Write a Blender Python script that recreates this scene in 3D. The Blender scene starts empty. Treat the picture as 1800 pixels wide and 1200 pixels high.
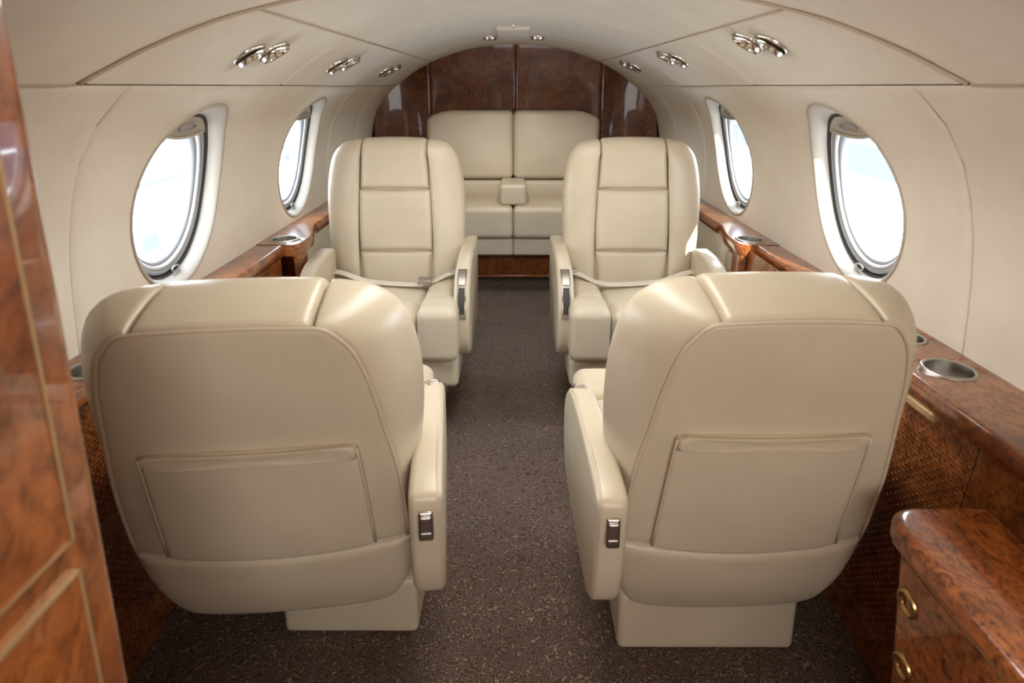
import bpy, bmesh, math, random
import numpy as np
random.seed(4)
S = bpy.context.scene
COL = S.collection
R = math.radians

# ------------------------------------------------------------------ camera
cam_d = bpy.data.cameras.new('camera')
cam = bpy.data.objects.new('camera', cam_d)
COL.objects.link(cam)
cam.location = (0, 0, 1.185)
cam.rotation_euler = (R(90 - 13.3), 0, 0.0019)
cam_d.sensor_width = 36
cam_d.lens = 21.2
cam_d.shift_y = -0.1097
cam_d.clip_start = 0.02
cam_d.dof.use_dof = True
cam_d.dof.focus_distance = 1.7
cam_d.dof.aperture_fstop = 4.0
S.camera = cam

# ------------------------------------------------------------------ light and exposure
W = bpy.data.worlds.new('world')
S.world = W
W.use_nodes = True
wn = W.node_tree
bg = wn.nodes['Background']
tc = wn.nodes.new('ShaderNodeTexCoord')
sep = wn.nodes.new('ShaderNodeSeparateXYZ')
wn.links.new(tc.outputs['Generated'], sep.inputs[0])
wr = wn.nodes.new('ShaderNodeValToRGB')
wr.color_ramp.elements[0].position = 0.0
wr.color_ramp.elements[0].color = (0.95, 0.97, 1.0, 1)
wr.color_ramp.elements[1].position = 0.7
wr.color_ramp.elements[1].color = (0.72, 0.84, 1.0, 1)
wn.links.new(sep.outputs['Z'], wr.inputs[0])
wn.links.new(wr.outputs[0], bg.inputs['Color'])
bg.inputs['Strength'].default_value = 18.0

sun_d = bpy.data.lights.new('sun', 'SUN')
sun_d.energy = 14
sun_d.angle = R(0.6)
sun_d.color = (1.0, 0.93, 0.82)
sun = bpy.data.objects.new('sun', sun_d)
COL.objects.link(sun)
SUN_TO = (0.30, -0.84, 0.53)          # direction towards the sun
from mathutils import Vector, Matrix
sun.rotation_euler = Vector(SUN_TO).to_track_quat('Z', 'Y').to_euler()


CX0 = 0.015


def area(name, loc, to, sx, sy, power, color, portal=False):
    d = bpy.data.lights.new(name, 'AREA')
    d.shape = 'RECTANGLE'
    d.size, d.size_y = sx, sy
    d.energy = power
    d.color = color
    o = bpy.data.objects.new(name, d)
    COL.objects.link(o)
    o.location = loc
    o.rotation_euler = (Vector(loc) - Vector(to)).to_track_quat('Z', 'Y').to_euler()
    if portal:
        d.cycles.is_portal = True
    return o


area('front_fill_light', (0.28, -0.95, 1.06), (0.1, 1.5, 1.22), 1.1, 0.6, 14, (1.0, 0.98, 0.95))  # added fill behind the camera; the front wall has no opening
area('ceiling_fill_light', (CX0, 1.38, 1.385), (CX0, 1.38, 0.0), 0.34, 1.0, 8, (1.0, 0.97, 0.91))  # added fill lamp above the view; no fixture is there

S.view_settings.view_transform = 'Standard'
S.view_settings.look = 'None'
S.view_settings.gamma = 1
S.view_settings.use_curve_mapping = False
S.view_settings.exposure = 0.32
S.cycles.use_denoising = True
S.cycles.max_bounces = 12
S.cycles.diffuse_bounces = 9
S.cycles.sample_clamp_indirect = 6
S.cycles.caustics_reflective = False
S.cycles.caustics_refractive = False


# ------------------------------------------------------------------ materials
def srgb(r, g, b):
    f = lambda c: (c / 255 / 12.92) if c <= 10 else ((c / 255 + 0.055) / 1.055) ** 2.4
    return (f(r), f(g), f(b), 1)


class Mat:
    def __init__(self, name, color=(0.5, 0.5, 0.5, 1), rough=0.5, metal=0.0, coat=0.0, spec=0.5):
        self.m = bpy.data.materials.new(name)
        self.m.use_nodes = True
        self.t = self.m.node_tree
        self.b = self.t.nodes['Principled BSDF']
        self.b.inputs['Base Color'].default_value = color
        self.b.inputs['Roughness'].default_value = rough
        self.b.inputs['Metallic'].default_value = metal
        self.b.inputs['Coat Weight'].default_value = coat
        self.b.inputs['Coat Roughness'].default_value = 0.04
        self.b.inputs['Specular IOR Level'].default_value = spec

    def n(self, kind, **kw):
        x = self.t.nodes.new('ShaderNode' + kind)
        for k, v in kw.items():
            if k in x.inputs:
                x.inputs[k].default_value = v
            else:
                setattr(x, k, v)
        return x

    def l(self, a, b):
        self.t.links.new(a, b)

    def coord(self, scale=(1, 1, 1)):
        g = self.n('NewGeometry')
        mp = self.n('Mapping')
        mp.inputs['Scale'].default_value = scale
        self.l(g.outputs['Position'], mp.inputs['Vector'])
        return mp.outputs[0]

    def ramp(self, fac, stops):
        r = self.n('ValToRGB')
        e = r.color_ramp.elements
        while len(e) < len(stops):
            e.new(0.5)
        for k, (p, c) in enumerate(stops):
            e[k].position = p
            e[k].color = c
        self.l(fac, r.inputs[0])
        return r.outputs[0]

    def bump(self, h, strength, dist=0.002):
        b = self.n('Bump')
        b.inputs['Strength'].default_value = strength
        b.inputs['Distance'].default_value = dist
        self.l(h, b.inputs['Height'])
        self.l(b.outputs[0], self.b.inputs['Normal'])
        return b


def mat_leather(name, c, rough=0.42, var=0.06):
    m = Mat(name, c, rough, spec=0.5)
    v = m.coord()
    a = m.n('TexNoise', Scale=5.0, Detail=4.0)
    m.l(v, a.inputs['Vector'])
    dk = (c[0] * (1 - var * 2), c[1] * (1 - var * 2.1), c[2] * (1 - var * 2.4), 1)
    m.l(m.ramp(a.outputs[0], [(0.3, dk), (0.7, c)]), m.b.inputs['Base Color'])
    vo = m.n('TexVoronoi', Scale=520.0)
    m.l(v, vo.inputs['Vector'])
    w = m.n('TexNoise', Scale=14.0, Detail=3.0, Distortion=0.6)
    m.l(v, w.inputs['Vector'])
    mx = m.n('Math', operation='MULTIPLY_ADD')
    mx.inputs[1].default_value = 0.12
    m.l(vo.outputs['Distance'], mx.inputs[0])
    m.l(w.outputs[0], mx.inputs[2])
    m.bump(mx.outputs[0], 0.22, 0.004)
    m.l(m.ramp(a.outputs[0], [(0.3, (rough + .06,) * 3 + (1,)), (0.7, (rough - .05,) * 3 + (1,))]), m.b.inputs['Roughness'])
    return m.m


def mat_suede(name, c):
    m = Mat(name, c, 0.85, spec=0.2)
    v = m.coord()
    a = m.n('TexNoise', Scale=3.0, Detail=6.0, Roughness=0.65)
    m.l(v, a.inputs['Vector'])
    dk = (c[0] * .88, c[1] * .86, c[2] * .83, 1)
    m.l(m.ramp(a.outputs[0], [(0.3, dk), (0.72, c)]), m.b.inputs['Base Color'])
    f = m.n('TexNoise', Scale=420.0, Detail=2.0)
    m.l(v, f.inputs['Vector'])
    m.bump(f.outputs[0], 0.12, 0.001)
    return m.m


def mat_burl(name, dark=0.0, scale=(1, 1, 1), dots=False, flecks=0.6):
    m = Mat(name, rough=0.30, coat=1.0)
    v = m.coord(scale)
    big = m.n('TexNoise', Scale=5.0, Detail=6.0, Roughness=0.62, Distortion=1.8)
    m.l(v, big.inputs['Vector'])
    swirl = m.n('TexNoise', Scale=26.0, Detail=5.0, Roughness=0.6, Distortion=2.6)
    m.l(v, swirl.inputs['Vector'])
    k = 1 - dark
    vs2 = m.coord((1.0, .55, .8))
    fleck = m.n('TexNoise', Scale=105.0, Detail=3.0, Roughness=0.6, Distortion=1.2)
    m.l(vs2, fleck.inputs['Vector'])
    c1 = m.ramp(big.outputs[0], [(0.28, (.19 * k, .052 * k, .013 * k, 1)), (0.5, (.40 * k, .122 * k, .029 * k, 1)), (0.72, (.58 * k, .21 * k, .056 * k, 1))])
    c2 = m.ramp(swirl.outputs[0], [(0.33, (.22, .17, .14, 1)), (0.50, (.80, .77, .75, 1)), (0.7, (1.1, 1.08, 1.0, 1))])
    c3 = m.ramp(fleck.outputs[0], [(0.36, (.18, .13, .11, 1)), (0.47, (.85, .82, .8, 1)), (0.6, (1.1, 1.08, 1.05, 1))])
    m1 = m.n('Mix', data_type='RGBA', blend_type='MULTIPLY')
    m1.inputs[0].default_value = 0.75
    m.l(c1, m1.inputs[6])
    m.l(c2, m1.inputs[7])
    m2 = m.n('Mix', data_type='RGBA', blend_type='MULTIPLY')
    m2.inputs[0].default_value = flecks
    m.l(m1.outputs[2], m2.inputs[6])
    m.l(c3, m2.inputs[7])
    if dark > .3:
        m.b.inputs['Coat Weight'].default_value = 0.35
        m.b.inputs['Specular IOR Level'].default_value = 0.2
    m.l(m2.outputs[2], m.b.inputs['Base Color'])
    if dots:                       # woven, embossed panel: a fine lattice of raised beads
        g = m.n('NewGeometry')
        sp = m.n('SeparateXYZ')
        m.l(g.outputs['Position'], sp.inputs[0])
        def wave(sock, f, ph=0.0):
            a = m.n('Math', operation='MULTIPLY_ADD')
            a.inputs[1].default_value = f
            a.inputs[2].default_value = ph
            m.l(sock, a.inputs[0])
            s = m.n('Math', operation='SINE')
            m.l(a.outputs[0], s.inputs[0])
            return s.outputs[0]
        pr = m.n('Math', operation='MULTIPLY')
        m.l(wave(sp.outputs['Y'], 2 * math.pi / 0.017), pr.inputs[0])
        m.l(wave(sp.outputs['Z'], 2 * math.pi / 0.017), pr.inputs[1])
        mxx = m.n('Math', operation='MAXIMUM')
        mxx.inputs[1].default_value = 0.35
        m.l(pr.outputs[0], mxx.inputs[0])
        m.bump(mxx.outputs[0], 1.0, 0.005)
        m.b.inputs['Coat Weight'].default_value = 0.6
        m.b.inputs['Coat Roughness'].default_value = 0.15
        bn = [n for n in m.t.nodes if n.bl_idname == 'ShaderNodeBump'][0]
        m.l(bn.outputs[0], m.b.inputs['Coat Normal'])
    return m.m


def mat_carpet():
    m = Mat('carpet', rough=0.95, spec=0.1)
    v = m.coord()
    a = m.n('TexNoise', Scale=42.0, Detail=1.0, Distortion=0.4)
    m.l(v, a.inputs['Vector'])
    k = m.n('Math', operation='MULTIPLY')
    k.inputs[1].default_value = 62.0
    m.l(a.outputs[0], k.inputs[0])
    s = m.n('Math', operation='SINE')
    m.l(k.outputs[0], s.inputs[0])
    fib = m.n('TexNoise', Scale=380.0, Detail=3.0)
    m.l(v, fib.inputs['Vector'])
    big = m.n('TexNoise', Scale=4.0, Detail=3.0)
    m.l(v, big.inputs['Vector'])
    c1 = m.ramp(s.outputs[0], [(0.0, (.105, .060, .041, 1)), (0.7, (.185, .115, .080, 1)), (1.0, (.35, .25, .185, 1))])
    c2 = m.ramp(fib.outputs[0], [(0.35, (.45, .45, .45, 1)), (0.7, (1.25, 1.25, 1.25, 1))])
    c3 = m.ramp(big.outputs[0], [(0.3, (.85, .85, .85, 1)), (0.7, (1.1, 1.1, 1.1, 1))])
    x = m.n('Mix', data_type='RGBA', blend_type='MULTIPLY')
    x.inputs[0].default_value = 0.9
    m.l(c1, x.inputs[6])
    m.l(c2, x.inputs[7])
    y = m.n('Mix', data_type='RGBA', blend_type='MULTIPLY')
    y.inputs[0].default_value = 1
    m.l(x.outputs[2], y.inputs[6])
    m.l(c3, y.inputs[7])
    m.l(y.outputs[2], m.b.inputs['Base Color'])
    ad = m.n('Math', operation='ADD')
    m.l(s.outputs[0], ad.inputs[0])
    m.l(fib.outputs[0], ad.inputs[1])
    m.bump(ad.outputs[0], 0.8, 0.003)
    m.b.inputs['Sheen Weight'].default_value = 0.15
    return m.m


def mat_plain(name, c, rough=0.4, metal=0.0, noise=0.05, coat=0.0, spec=0.5):
    m = Mat(name, c, rough, metal, coat, spec)
    v = m.coord()
    a = m.n('TexNoise', Scale=60.0, Detail=3.0)
    m.l(v, a.inputs['Vector'])
    dk = (c[0] * (1 - noise), c[1] * (1 - noise), c[2] * (1 - noise), 1)
    m.l(m.ramp(a.outputs[0], [(0.35, dk), (0.65, c)]), m.b.inputs['Base Color'])
    return m.m


def mat_glass():
    m = bpy.data.materials.new('window_glass')
    m.use_nodes = True
    t = m.node_tree
    t.nodes.remove(t.nodes['Principled BSDF'])
    tr = t.nodes.new('ShaderNodeBsdfTransparent')
    tr.inputs[0].default_value = (0.93, 0.97, 1.0, 1)
    gl = t.nodes.new('ShaderNodeBsdfGlossy')
    gl.inputs['Roughness'].default_value = 0.02
    lw = t.nodes.new('ShaderNodeLayerWeight')
    lw.inputs[0].default_value = 0.5
    fr = t.nodes.new('ShaderNodeMath')
    fr.operation = 'POWER'
    fr.inputs[1].default_value = 5.0
    t.links.new(lw.outputs['Facing'], fr.inputs[0])
    mx = t.nodes.new('ShaderNodeMixShader')
    t.links.new(fr.outputs[0], mx.inputs[0])
    t.links.new(tr.outputs[0], mx.inputs[1])
    t.links.new(gl.outputs[0], mx.inputs[2])
    t.links.new(mx.outputs[0], t.nodes['Material Output'].inputs[0])
    return m


def mat_film():
    m = bpy.data.materials.new('smoked_pane_film')
    m.use_nodes = True
    t = m.node_tree
    p = t.nodes['Principled BSDF']
    p.inputs['Base Color'].default_value = (.35, .38, .42, 1)
    tr = t.nodes.new('ShaderNodeBsdfTransparent')
    tr.inputs[0].default_value = (.09, .10, .115, 1)
    mx = t.nodes.new('ShaderNodeMixShader')
    mx.inputs[0].default_value = 0.4
    t.links.new(tr.outputs[0], mx.inputs[1])
    t.links.new(p.outputs[0], mx.inputs[2])
    t.links.new(mx.outputs[0], t.nodes['Material Output'].inputs[0])
    return m


def mat_emit(name, c, s):
    m = Mat(name, c, 0.4)
    m.b.inputs['Emission Color'].default_value = c
    m.b.inputs['Emission Strength'].default_value = s
    a = m.n('TexNoise', Scale=90.0)
    m.l(m.ramp(a.outputs[0], [(0.3, c), (0.7, (c[0] * .95, c[1] * .95, c[2] * .95, 1))]), m.b.inputs['Base Color'])
    return m.m


LEATHER = mat_leather('beige_leather', (.585, .51, .385, 1), 0.34)
LEATHER_D = mat_leather('beige_leather_border', (.38, .305, .215, 1), 0.45)
PIPING = mat_leather('piping_leather', (.58, .49, .37, 1), 0.42)
SHADOW = mat_leather('seam_leather', (.22, .17, .12, 1), 0.7)
SUEDE = mat_suede('cream_suede', (.715, .655, .565, 1))
SUEDE_C = mat_suede('cream_headliner', (.715, .655, .565, 1))
BEZEL = mat_plain('cream_plastic', (.40, .355, .295, 1), 0.45, noise=0.03)
BURL = mat_burl('burl_wood', 0.25)
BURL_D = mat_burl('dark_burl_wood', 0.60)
BURL_L = mat_burl('soft_figured_burl', 0.0, (.6, .6, .45), flecks=0.2)
BURL_R = mat_burl('flecked_burl', -0.22, flecks=0.85)
BURL_W = mat_burl('woven_burl_panel', 0.25, dots=True)
CARPET = mat_carpet()
CHROME = mat_plain('brushed_nickel', (.62, .58, .52, 1), 0.18, 1.0)
STEEL = mat_plain('satin_steel', (.50, .48, .45, 1), 0.32, 1.0)
GREYSEAL = mat_plain('grey_window_seal', (.30, .315, .34, 1), 0.40)
WHITESEAL = mat_plain('pale_window_ring', (.66, .67, .69, 1), 0.30)
DARK = mat_plain('dark_rubber', (.035, .032, .03, 1), 0.6)
BRASS = mat_plain('polished_brass', (.70, .50, .22, 1), 0.25, 1.0)
SEAM_SHADE = mat_suede('brown_seam_shade', (.46, .37, .28, 1))  # dark tone standing in for shade along the lining seams
GOLDLINE = mat_plain('gold_inlay', (.50, .34, .17, 1), 0.4, 0.5)
BELT = mat_plain('cream_webbing', (.68, .60, .50, 1), 0.75)
GLASS = mat_glass()
LENS = mat_plain('beige_lens', (.42, .36, .26, 1), 0.25)
LIT = mat_emit('lit_lamp_lens', (1.0, .93, .8, 1), 14)
PANE_FILM = mat_film()
APRON = mat_plain('pale_concrete', (.75, .75, .74, 1), 0.9, noise=0.12, spec=0.0)
GROUND_SHADE = mat_plain('hazy_blue_grey_shade', (.054, .056, .069, 1), 0.9, noise=0.2, spec=0.0)  # bluish shade on the ground outside, painted into its colour
LINE = mat_plain('grey_tarmac_joint', (.052, .054, .058, 1), 0.9, noise=0.1, spec=0.0)
HAZE = mat_plain('far_ground_haze', (.056, .061, .068, 1), 0.9, noise=0.15, spec=0.0)  # distance haze painted into the outermost ground colour
HULLSKIN = mat_plain('white_hull_paint', (.75, .75, .75, 1), 0.4)


# ------------------------------------------------------------------ mesh helpers
class MB:
    def __init__(self):
        self.v, self.f = [], []

    def add(self, vs, fs):
        o = len(self.v)
        self.v += [tuple(map(float, p)) for p in vs]
        self.f += [tuple(i + o for i in f) for f in fs]
        return self

    def grid(self, P, cu=False, cv=False, flip=False):
        P = np.asarray(P, float)
        nu, nv = P.shape[:2]
        vs = P.reshape(-1, 3)
        fs = []
        for i in range(nu if cu else nu - 1):
            for j in range(nv if cv else nv - 1):
                a, b = i * nv + j, ((i + 1) % nu) * nv + j
                c, d = ((i + 1) % nu) * nv + (j + 1) % nv, i * nv + (j + 1) % nv
                fs.append((a, d, c, b) if flip else (a, b, c, d))
        return self.add(vs, fs)

    def box(self, x0, x1, y0, y1, z0, z1):
        vs = [(x, y, z) for x in (x0, x1) for y in (y0, y1) for z in (z0, z1)]
        return self.add(vs, [(0, 1, 3, 2), (4, 6, 7, 5), (0, 4, 5, 1), (2, 3, 7, 6), (0, 2, 6, 4), (1, 5, 7, 3)])

    def rbox(self, x0, x1, y0, y1, z0, z1, r=0.01, seg=3, mid=3, fn=None):
        c = np.array([(x0 + x1) / 2, (y0 + y1) / 2, (z0 + z1) / 2])
        s = np.array([abs(x1 - x0) / 2, abs(y1 - y0) / 2, abs(z1 - z0) / 2])
        r = min(r, *(s * 0.98))
        ax = []
        for k in range(3):
            e = [math.tan(R(45) * t / seg) * r for t in range(seg, 0, -1)]
            inner = s[k] - r
            ax.append(np.array([-inner - t for t in e] + list(np.linspace(-inner, inner, mid + 1)) + [inner + t for t in reversed(e)]))
        for a in range(3):
            b, d = (a + 1) % 3, (a + 2) % 3
            for sg in (-1, 1):
                P = np.zeros((len(ax[b]), len(ax[d]), 3))
                P[..., b] = ax[b][:, None]
                P[..., d] = ax[d][None, :]
                P[..., a] = sg * s[a]
                q = np.clip(P, -(s - r), s - r)
                n = P - q
                n /= np.linalg.norm(n, axis=2, keepdims=True)
                P = q + n * r + c
                if fn is not None:
                    P = fn(P)
                self.grid(P, flip=(sg < 0))
        return self

    def tube(self, path, rad, n=8, closed=False, caps=True):
        path = [np.array(p, float) for p in path]
        m = len(path)
        rows = []
        up = None
        for i in range(m):
            a = path[(i - 1) % m] if (closed or i > 0) else path[i]
            b = path[(i + 1) % m] if (closed or i < m - 1) else path[i]
            t = b - a
            t /= (np.linalg.norm(t) + 1e-12)
            if up is None:
                up = np.array([0, 0, 1.0]) if abs(t[2]) < 0.9 else np.array([1.0, 0, 0])
            s = np.cross(t, up)
            s /= (np.linalg.norm(s) + 1e-12)
            up = np.cross(s, t)
            rr = rad[i] if hasattr(rad, '__len__') else rad
            rows.append([path[i] + rr * (math.cos(2 * math.pi * k / n) * s + math.sin(2 * math.pi * k / n) * up) for k in range(n)])
        self.grid(rows, cu=closed, cv=True)
        if caps and not closed:
            o = len(self.v)
            self.add(rows[0], [tuple(range(n))])
            self.add(rows[-1], [tuple(reversed(range(n)))])
        return self

    def lathe(self, prof, c=(0, 0, 0), axis=(0, 0, 1), n=32, cap=False):
        ax = Vector(axis).normalized()
        q = Vector((0, 0, 1)).rotation_difference(ax)
        rows = []
        for r, h in prof:
            rows.append([tuple(q @ Vector((r * math.cos(2 * math.pi * k / n), r * math.sin(2 * math.pi * k / n), h)) + Vector(c)) for k in range(n)])
        self.grid(rows, cv=True)
        if cap:
            self.add(rows[-1], [tuple(range(n))])
        return self

    def build(self, name, mat, parent=None, smooth=True, loc=None, merge=1e-5, autosmooth=None, recalc=True):
        me = bpy.data.meshes.new(name)
        me.from_pydata(self.v, [], self.f)
        bm = bmesh.new()
        bm.from_mesh(me)
        bmesh.ops.remove_doubles(bm, verts=bm.verts, dist=merge)
        if recalc:
            bmesh.ops.recalc_face_normals(bm, faces=bm.faces)
        for f in bm.faces:
            f.smooth = smooth
        if autosmooth:
            for e in bm.edges:
                if len(e.link_faces) == 2 and e.calc_face_angle(0) > R(autosmooth):
                    e.smooth = False
        bm.to_mesh(me)
        bm.free()
        me.materials.append(mat)
        o = bpy.data.objects.new(name, me)
        COL.objects.link(o)
        if parent:
            o.parent = parent
        if loc:
            o.location = loc
        return o


def slab(outline, w0, w1, r, axis=0, seg=4, fn=None):
    """closed 2D outline extruded between w0 and w1 along an axis, with rounded rims"""
    P = np.array(outline, float)
    n = len(P)
    t = np.roll(P, -1, 0) - np.roll(P, 1, 0)
    t /= np.linalg.norm(t, axis=1, keepdims=True)
    nr = np.stack([t[:, 1], -t[:, 0]], 1)
    ar = 0.5 * np.sum(P[:, 0] * np.roll(P[:, 1], -1) - np.roll(P[:, 0], -1) * P[:, 1])
    if ar < 0:
        nr = -nr
    rings = []
    for k in range(seg + 1):
        a = R(90) * k / seg
        rings.append((w0 + r * (1 - math.sin(a)), r * (1 - math.cos(a))))
    rings = [(w0 + r * (1 - math.sin(R(90) * k / seg)), r * (1 - math.cos(R(90) * k / seg))) for k in range(seg, -1, -1)]
    rings += [(w1 - r * (1 - math.sin(R(90) * k / seg)), r * (1 - math.cos(R(90) * k / seg))) for k in range(seg + 1)]
    c = P.mean(0)
    full = []
    for w, ins in ([(rings[0][0], None)] + rings + [(rings[-1][0], None)]):
        if ins is None:
            Q = np.repeat(c[None], n, 0) * .98 + (P - nr * r) * .02
        else:
            Q = P - nr * ins
        row = np.zeros((n, 3))
        oth = [a for a in range(3) if a != axis]
        row[:, axis] = w
        row[:, oth[0]] = Q[:, 0]
        row[:, oth[1]] = Q[:, 1]
        full.append(row)
    full = np.array(full)
    if fn is not None:
        full = fn(full)
    m = MB()
    m.grid(full, cv=True)
    m.add(full[0], [tuple(range(n))])
    m.add(full[-1], [tuple(range(n))])
    return m


def catmull(pts, n=8, closed=False):
    pts = [np.array(p, float) for p in pts]
    out = []
    m = len(pts)
    for i in range(m if closed else m - 1):
        g = lambda k: pts[k % m] if closed else pts[min(max(k, 0), m - 1)]
        p0, p1, p2, p3 = g(i - 1), g(i), g(i + 1), g(i + 2)
        for k in range(n):
            t = k / n
            out.append(0.5 * (2 * p1 + (p2 - p0) * t + (2 * p0 - 5 * p1 + 4 * p2 - p3) * t * t + (3 * p1 - p0 - 3 * p2 + p3) * t ** 3))
    if not closed:
        out.append(pts[-1])
    return np.array(out)


def fan(bound, nrm, puff=0.012, roll=0.006, back=0.008, curve=None):
    """an upholstered panel: closed 3D boundary, filled by rings that swell along nrm"""
    B = np.array(bound, float)
    c = B.mean(0)
    nrm = np.array(nrm, float)
    rows = []
    for rho, h in [(1.0, -back), (0.998, -back * .4), (0.992, 0.0), (0.982, roll * .6), (0.965, roll * .9), (0.93, roll)] + [(q, roll + (puff - roll) * (1 - (q / .93) ** 2)) for q in (.8, .65, .5, .35, .2, .08)]:
        P = c + (B - c) * rho + nrm * h
        if curve is not None:
            P = P + curve(P)[..., None] * nrm
        rows.append(P)
    m = MB()
    m.grid(rows, cv=True)
    m.add(rows[-1], [tuple(range(len(B)))])
    return m


def ends(n, lo=(0, .012, .03, .06, .1)):
    lo = list(lo)
    hi = [1 - a for a in reversed(lo)]
    return np.array(lo + list(np.linspace(.16, .84, n)) + hi)


def patch(fn, us, vs, center, puff=0.006, back=0.008, wu=0.06, wv=0.06, eu=(1, 1), ev=(1, 1)):
    """smooth surface fn(u,v) swollen outwards, its edges rolled under"""
    P = np.array([[fn(u, v) for v in vs] for u in us], float)
    du = np.gradient(P, axis=0)
    dv = np.gradient(P, axis=1)
    N = np.cross(du, dv)
    ln = np.linalg.norm(N, axis=2, keepdims=True)
    N = N / np.maximum(ln, 1e-12)
    s = np.sign(np.sum((P - np.array(center)) * N))
    N *= s if s else 1

    def e(t, w, flags):
        a = 1.0
        if flags[0]:
            a = min(a, t / w)
        if flags[1]:
            a = min(a, (1 - t) / w)
        a = min(max(a, 0), 1)
        return 1 - (1 - a) ** 2.5
    H = np.array([[min(e(u, wu, eu), e(v, wv, ev)) for v in vs] for u in us])
    P = P + N * (-back + (back + puff) * H)[..., None]
    m = MB()
    m.grid(P)
    return m


def tag(o, label=None, cat=None, group=None, kind=None):
    if label: o['label'] = label
    if cat: o['category'] = cat
    if group: o['group'] = group
    if kind: o['kind'] = kind
    return o


def empty(name, loc=(0, 0, 0), rz=0, kind=None):
    o = bpy.data.objects.new(name, None)
    COL.objects.link(o)
    o.empty_display_size = 0.05
    o.location = loc
    o.rotation_euler = (0, 0, rz)
    if kind:
        o['kind'] = kind
    return o


# ------------------------------------------------------------------ hull section
CX = 0.015
WALL = catmull([(.80, -.02), (.855, .32), (.888, .53), (.897, .70), (.885, .905), (.842, 1.052), (.785, 1.132), (.725, 1.187)], 12)


def wx(z):
    return float(np.interp(z, WALL[:, 1], WALL[:, 0]))


def ceil_z(x):
    return 1.427 - .098 * (abs(x) / .5) ** 2.2


Y0, YB = -1.0, 3.78


def sym(sx):
    return lambda x: CX + sx * x


def surf(sx, y, z, out=0.0):
    return (CX + sx * (wx(z) + out), y, z)


def wpt(sx, c, dy, dz, out):
    return surf(sx, c + dy + WSH * dz, WZ + dz, out)


def wall_panel(name, sx, y0, y1, z0, z1, wins, mat, parent, seam=None):
    """wall panel; its round window holes have radii (WR)"""
    e = [0, .003, .007, .013, .022]
    def edge_roll(y, z):
        d = min(y - y0, y1 - y, z1 - z)
        return .005 * max(0, 1 - d / .016) ** 2
    def pt(y, z):
        yy = y
        if seam is not None:
            k = max(0.0, 1 - (y - y0) / .25) if seam[0] == 'lo' else max(0.0, 1 - (y1 - y) / .25)
            yy = y + k * seam[1](z)
        return surf(sx, yy, z, edge_roll(y, z))
    m = MB()
    zb = sorted(set([z0, z1]) | ({WZ - .266, WZ + .260} if wins else set()))
    yb = [y0]
    for c in wins:
        yb += [c - .245, c + .245]
    yb.append(y1)
    def samples(a, b, lo, hi, n):
        r = set(np.linspace(a, b, n))
        if lo: r |= {a + t for t in e}
        if hi: r |= {b - t for t in e if b - t > a + .001}
        return sorted(r)
    zsets = [samples(zb[i], zb[i + 1], False, i == len(zb) - 2, 9 if (not wins or i == 1) else 3) for i in range(len(zb) - 1)]
    for i in range(len(yb) - 1):
        ys = samples(yb[i], yb[i + 1], i == 0, i == len(yb) - 2, 9)
        iswin = wins and (i % 2 == 1)
        for j, zs in enumerate(zsets):
            if iswin and j == 1:
                c = wins[i // 2]
                outer = [(y, zs[0]) for y in ys[:-1]] + [(ys[-1], z) for z in zs[:-1]] + [(y, zs[-1]) for y in ys[:0:-1]] + [(ys[0], z) for z in zs[:0:-1]]
                rows = []
                for t in (0, .12, .3, .6, 1):
                    row = []
                    for (y, z) in outer:
                        a = math.atan2((z - WZ) / KZ, (y - c) / KY)
                        iy, iz = c + WR * (KY * math.cos(a) + WSH * KZ * math.sin(a)), WZ + WR * KZ * math.sin(a)
                        row.append(pt(iy + (y - iy) * t, iz + (z - iz) * t))
                    rows.append(row)
                m.grid(rows, cv=True)
            else:
                m.grid([[pt(y, z) for z in zs] for y in ys])
    return m.build(name, mat, parent)


WR, WZ = 0.196, 0.906
KY, KZ = 1.06, 1.18
WSH = .15                       # the round windows lean a little with the hull frames
WINS = {-1: (1.553, 2.438), 1: (1.568, 2.472)}
SEAMY = 1.16


def seam_shift(z):
    return -.02 * max(0, (1.0 - z) / .35)


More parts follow.
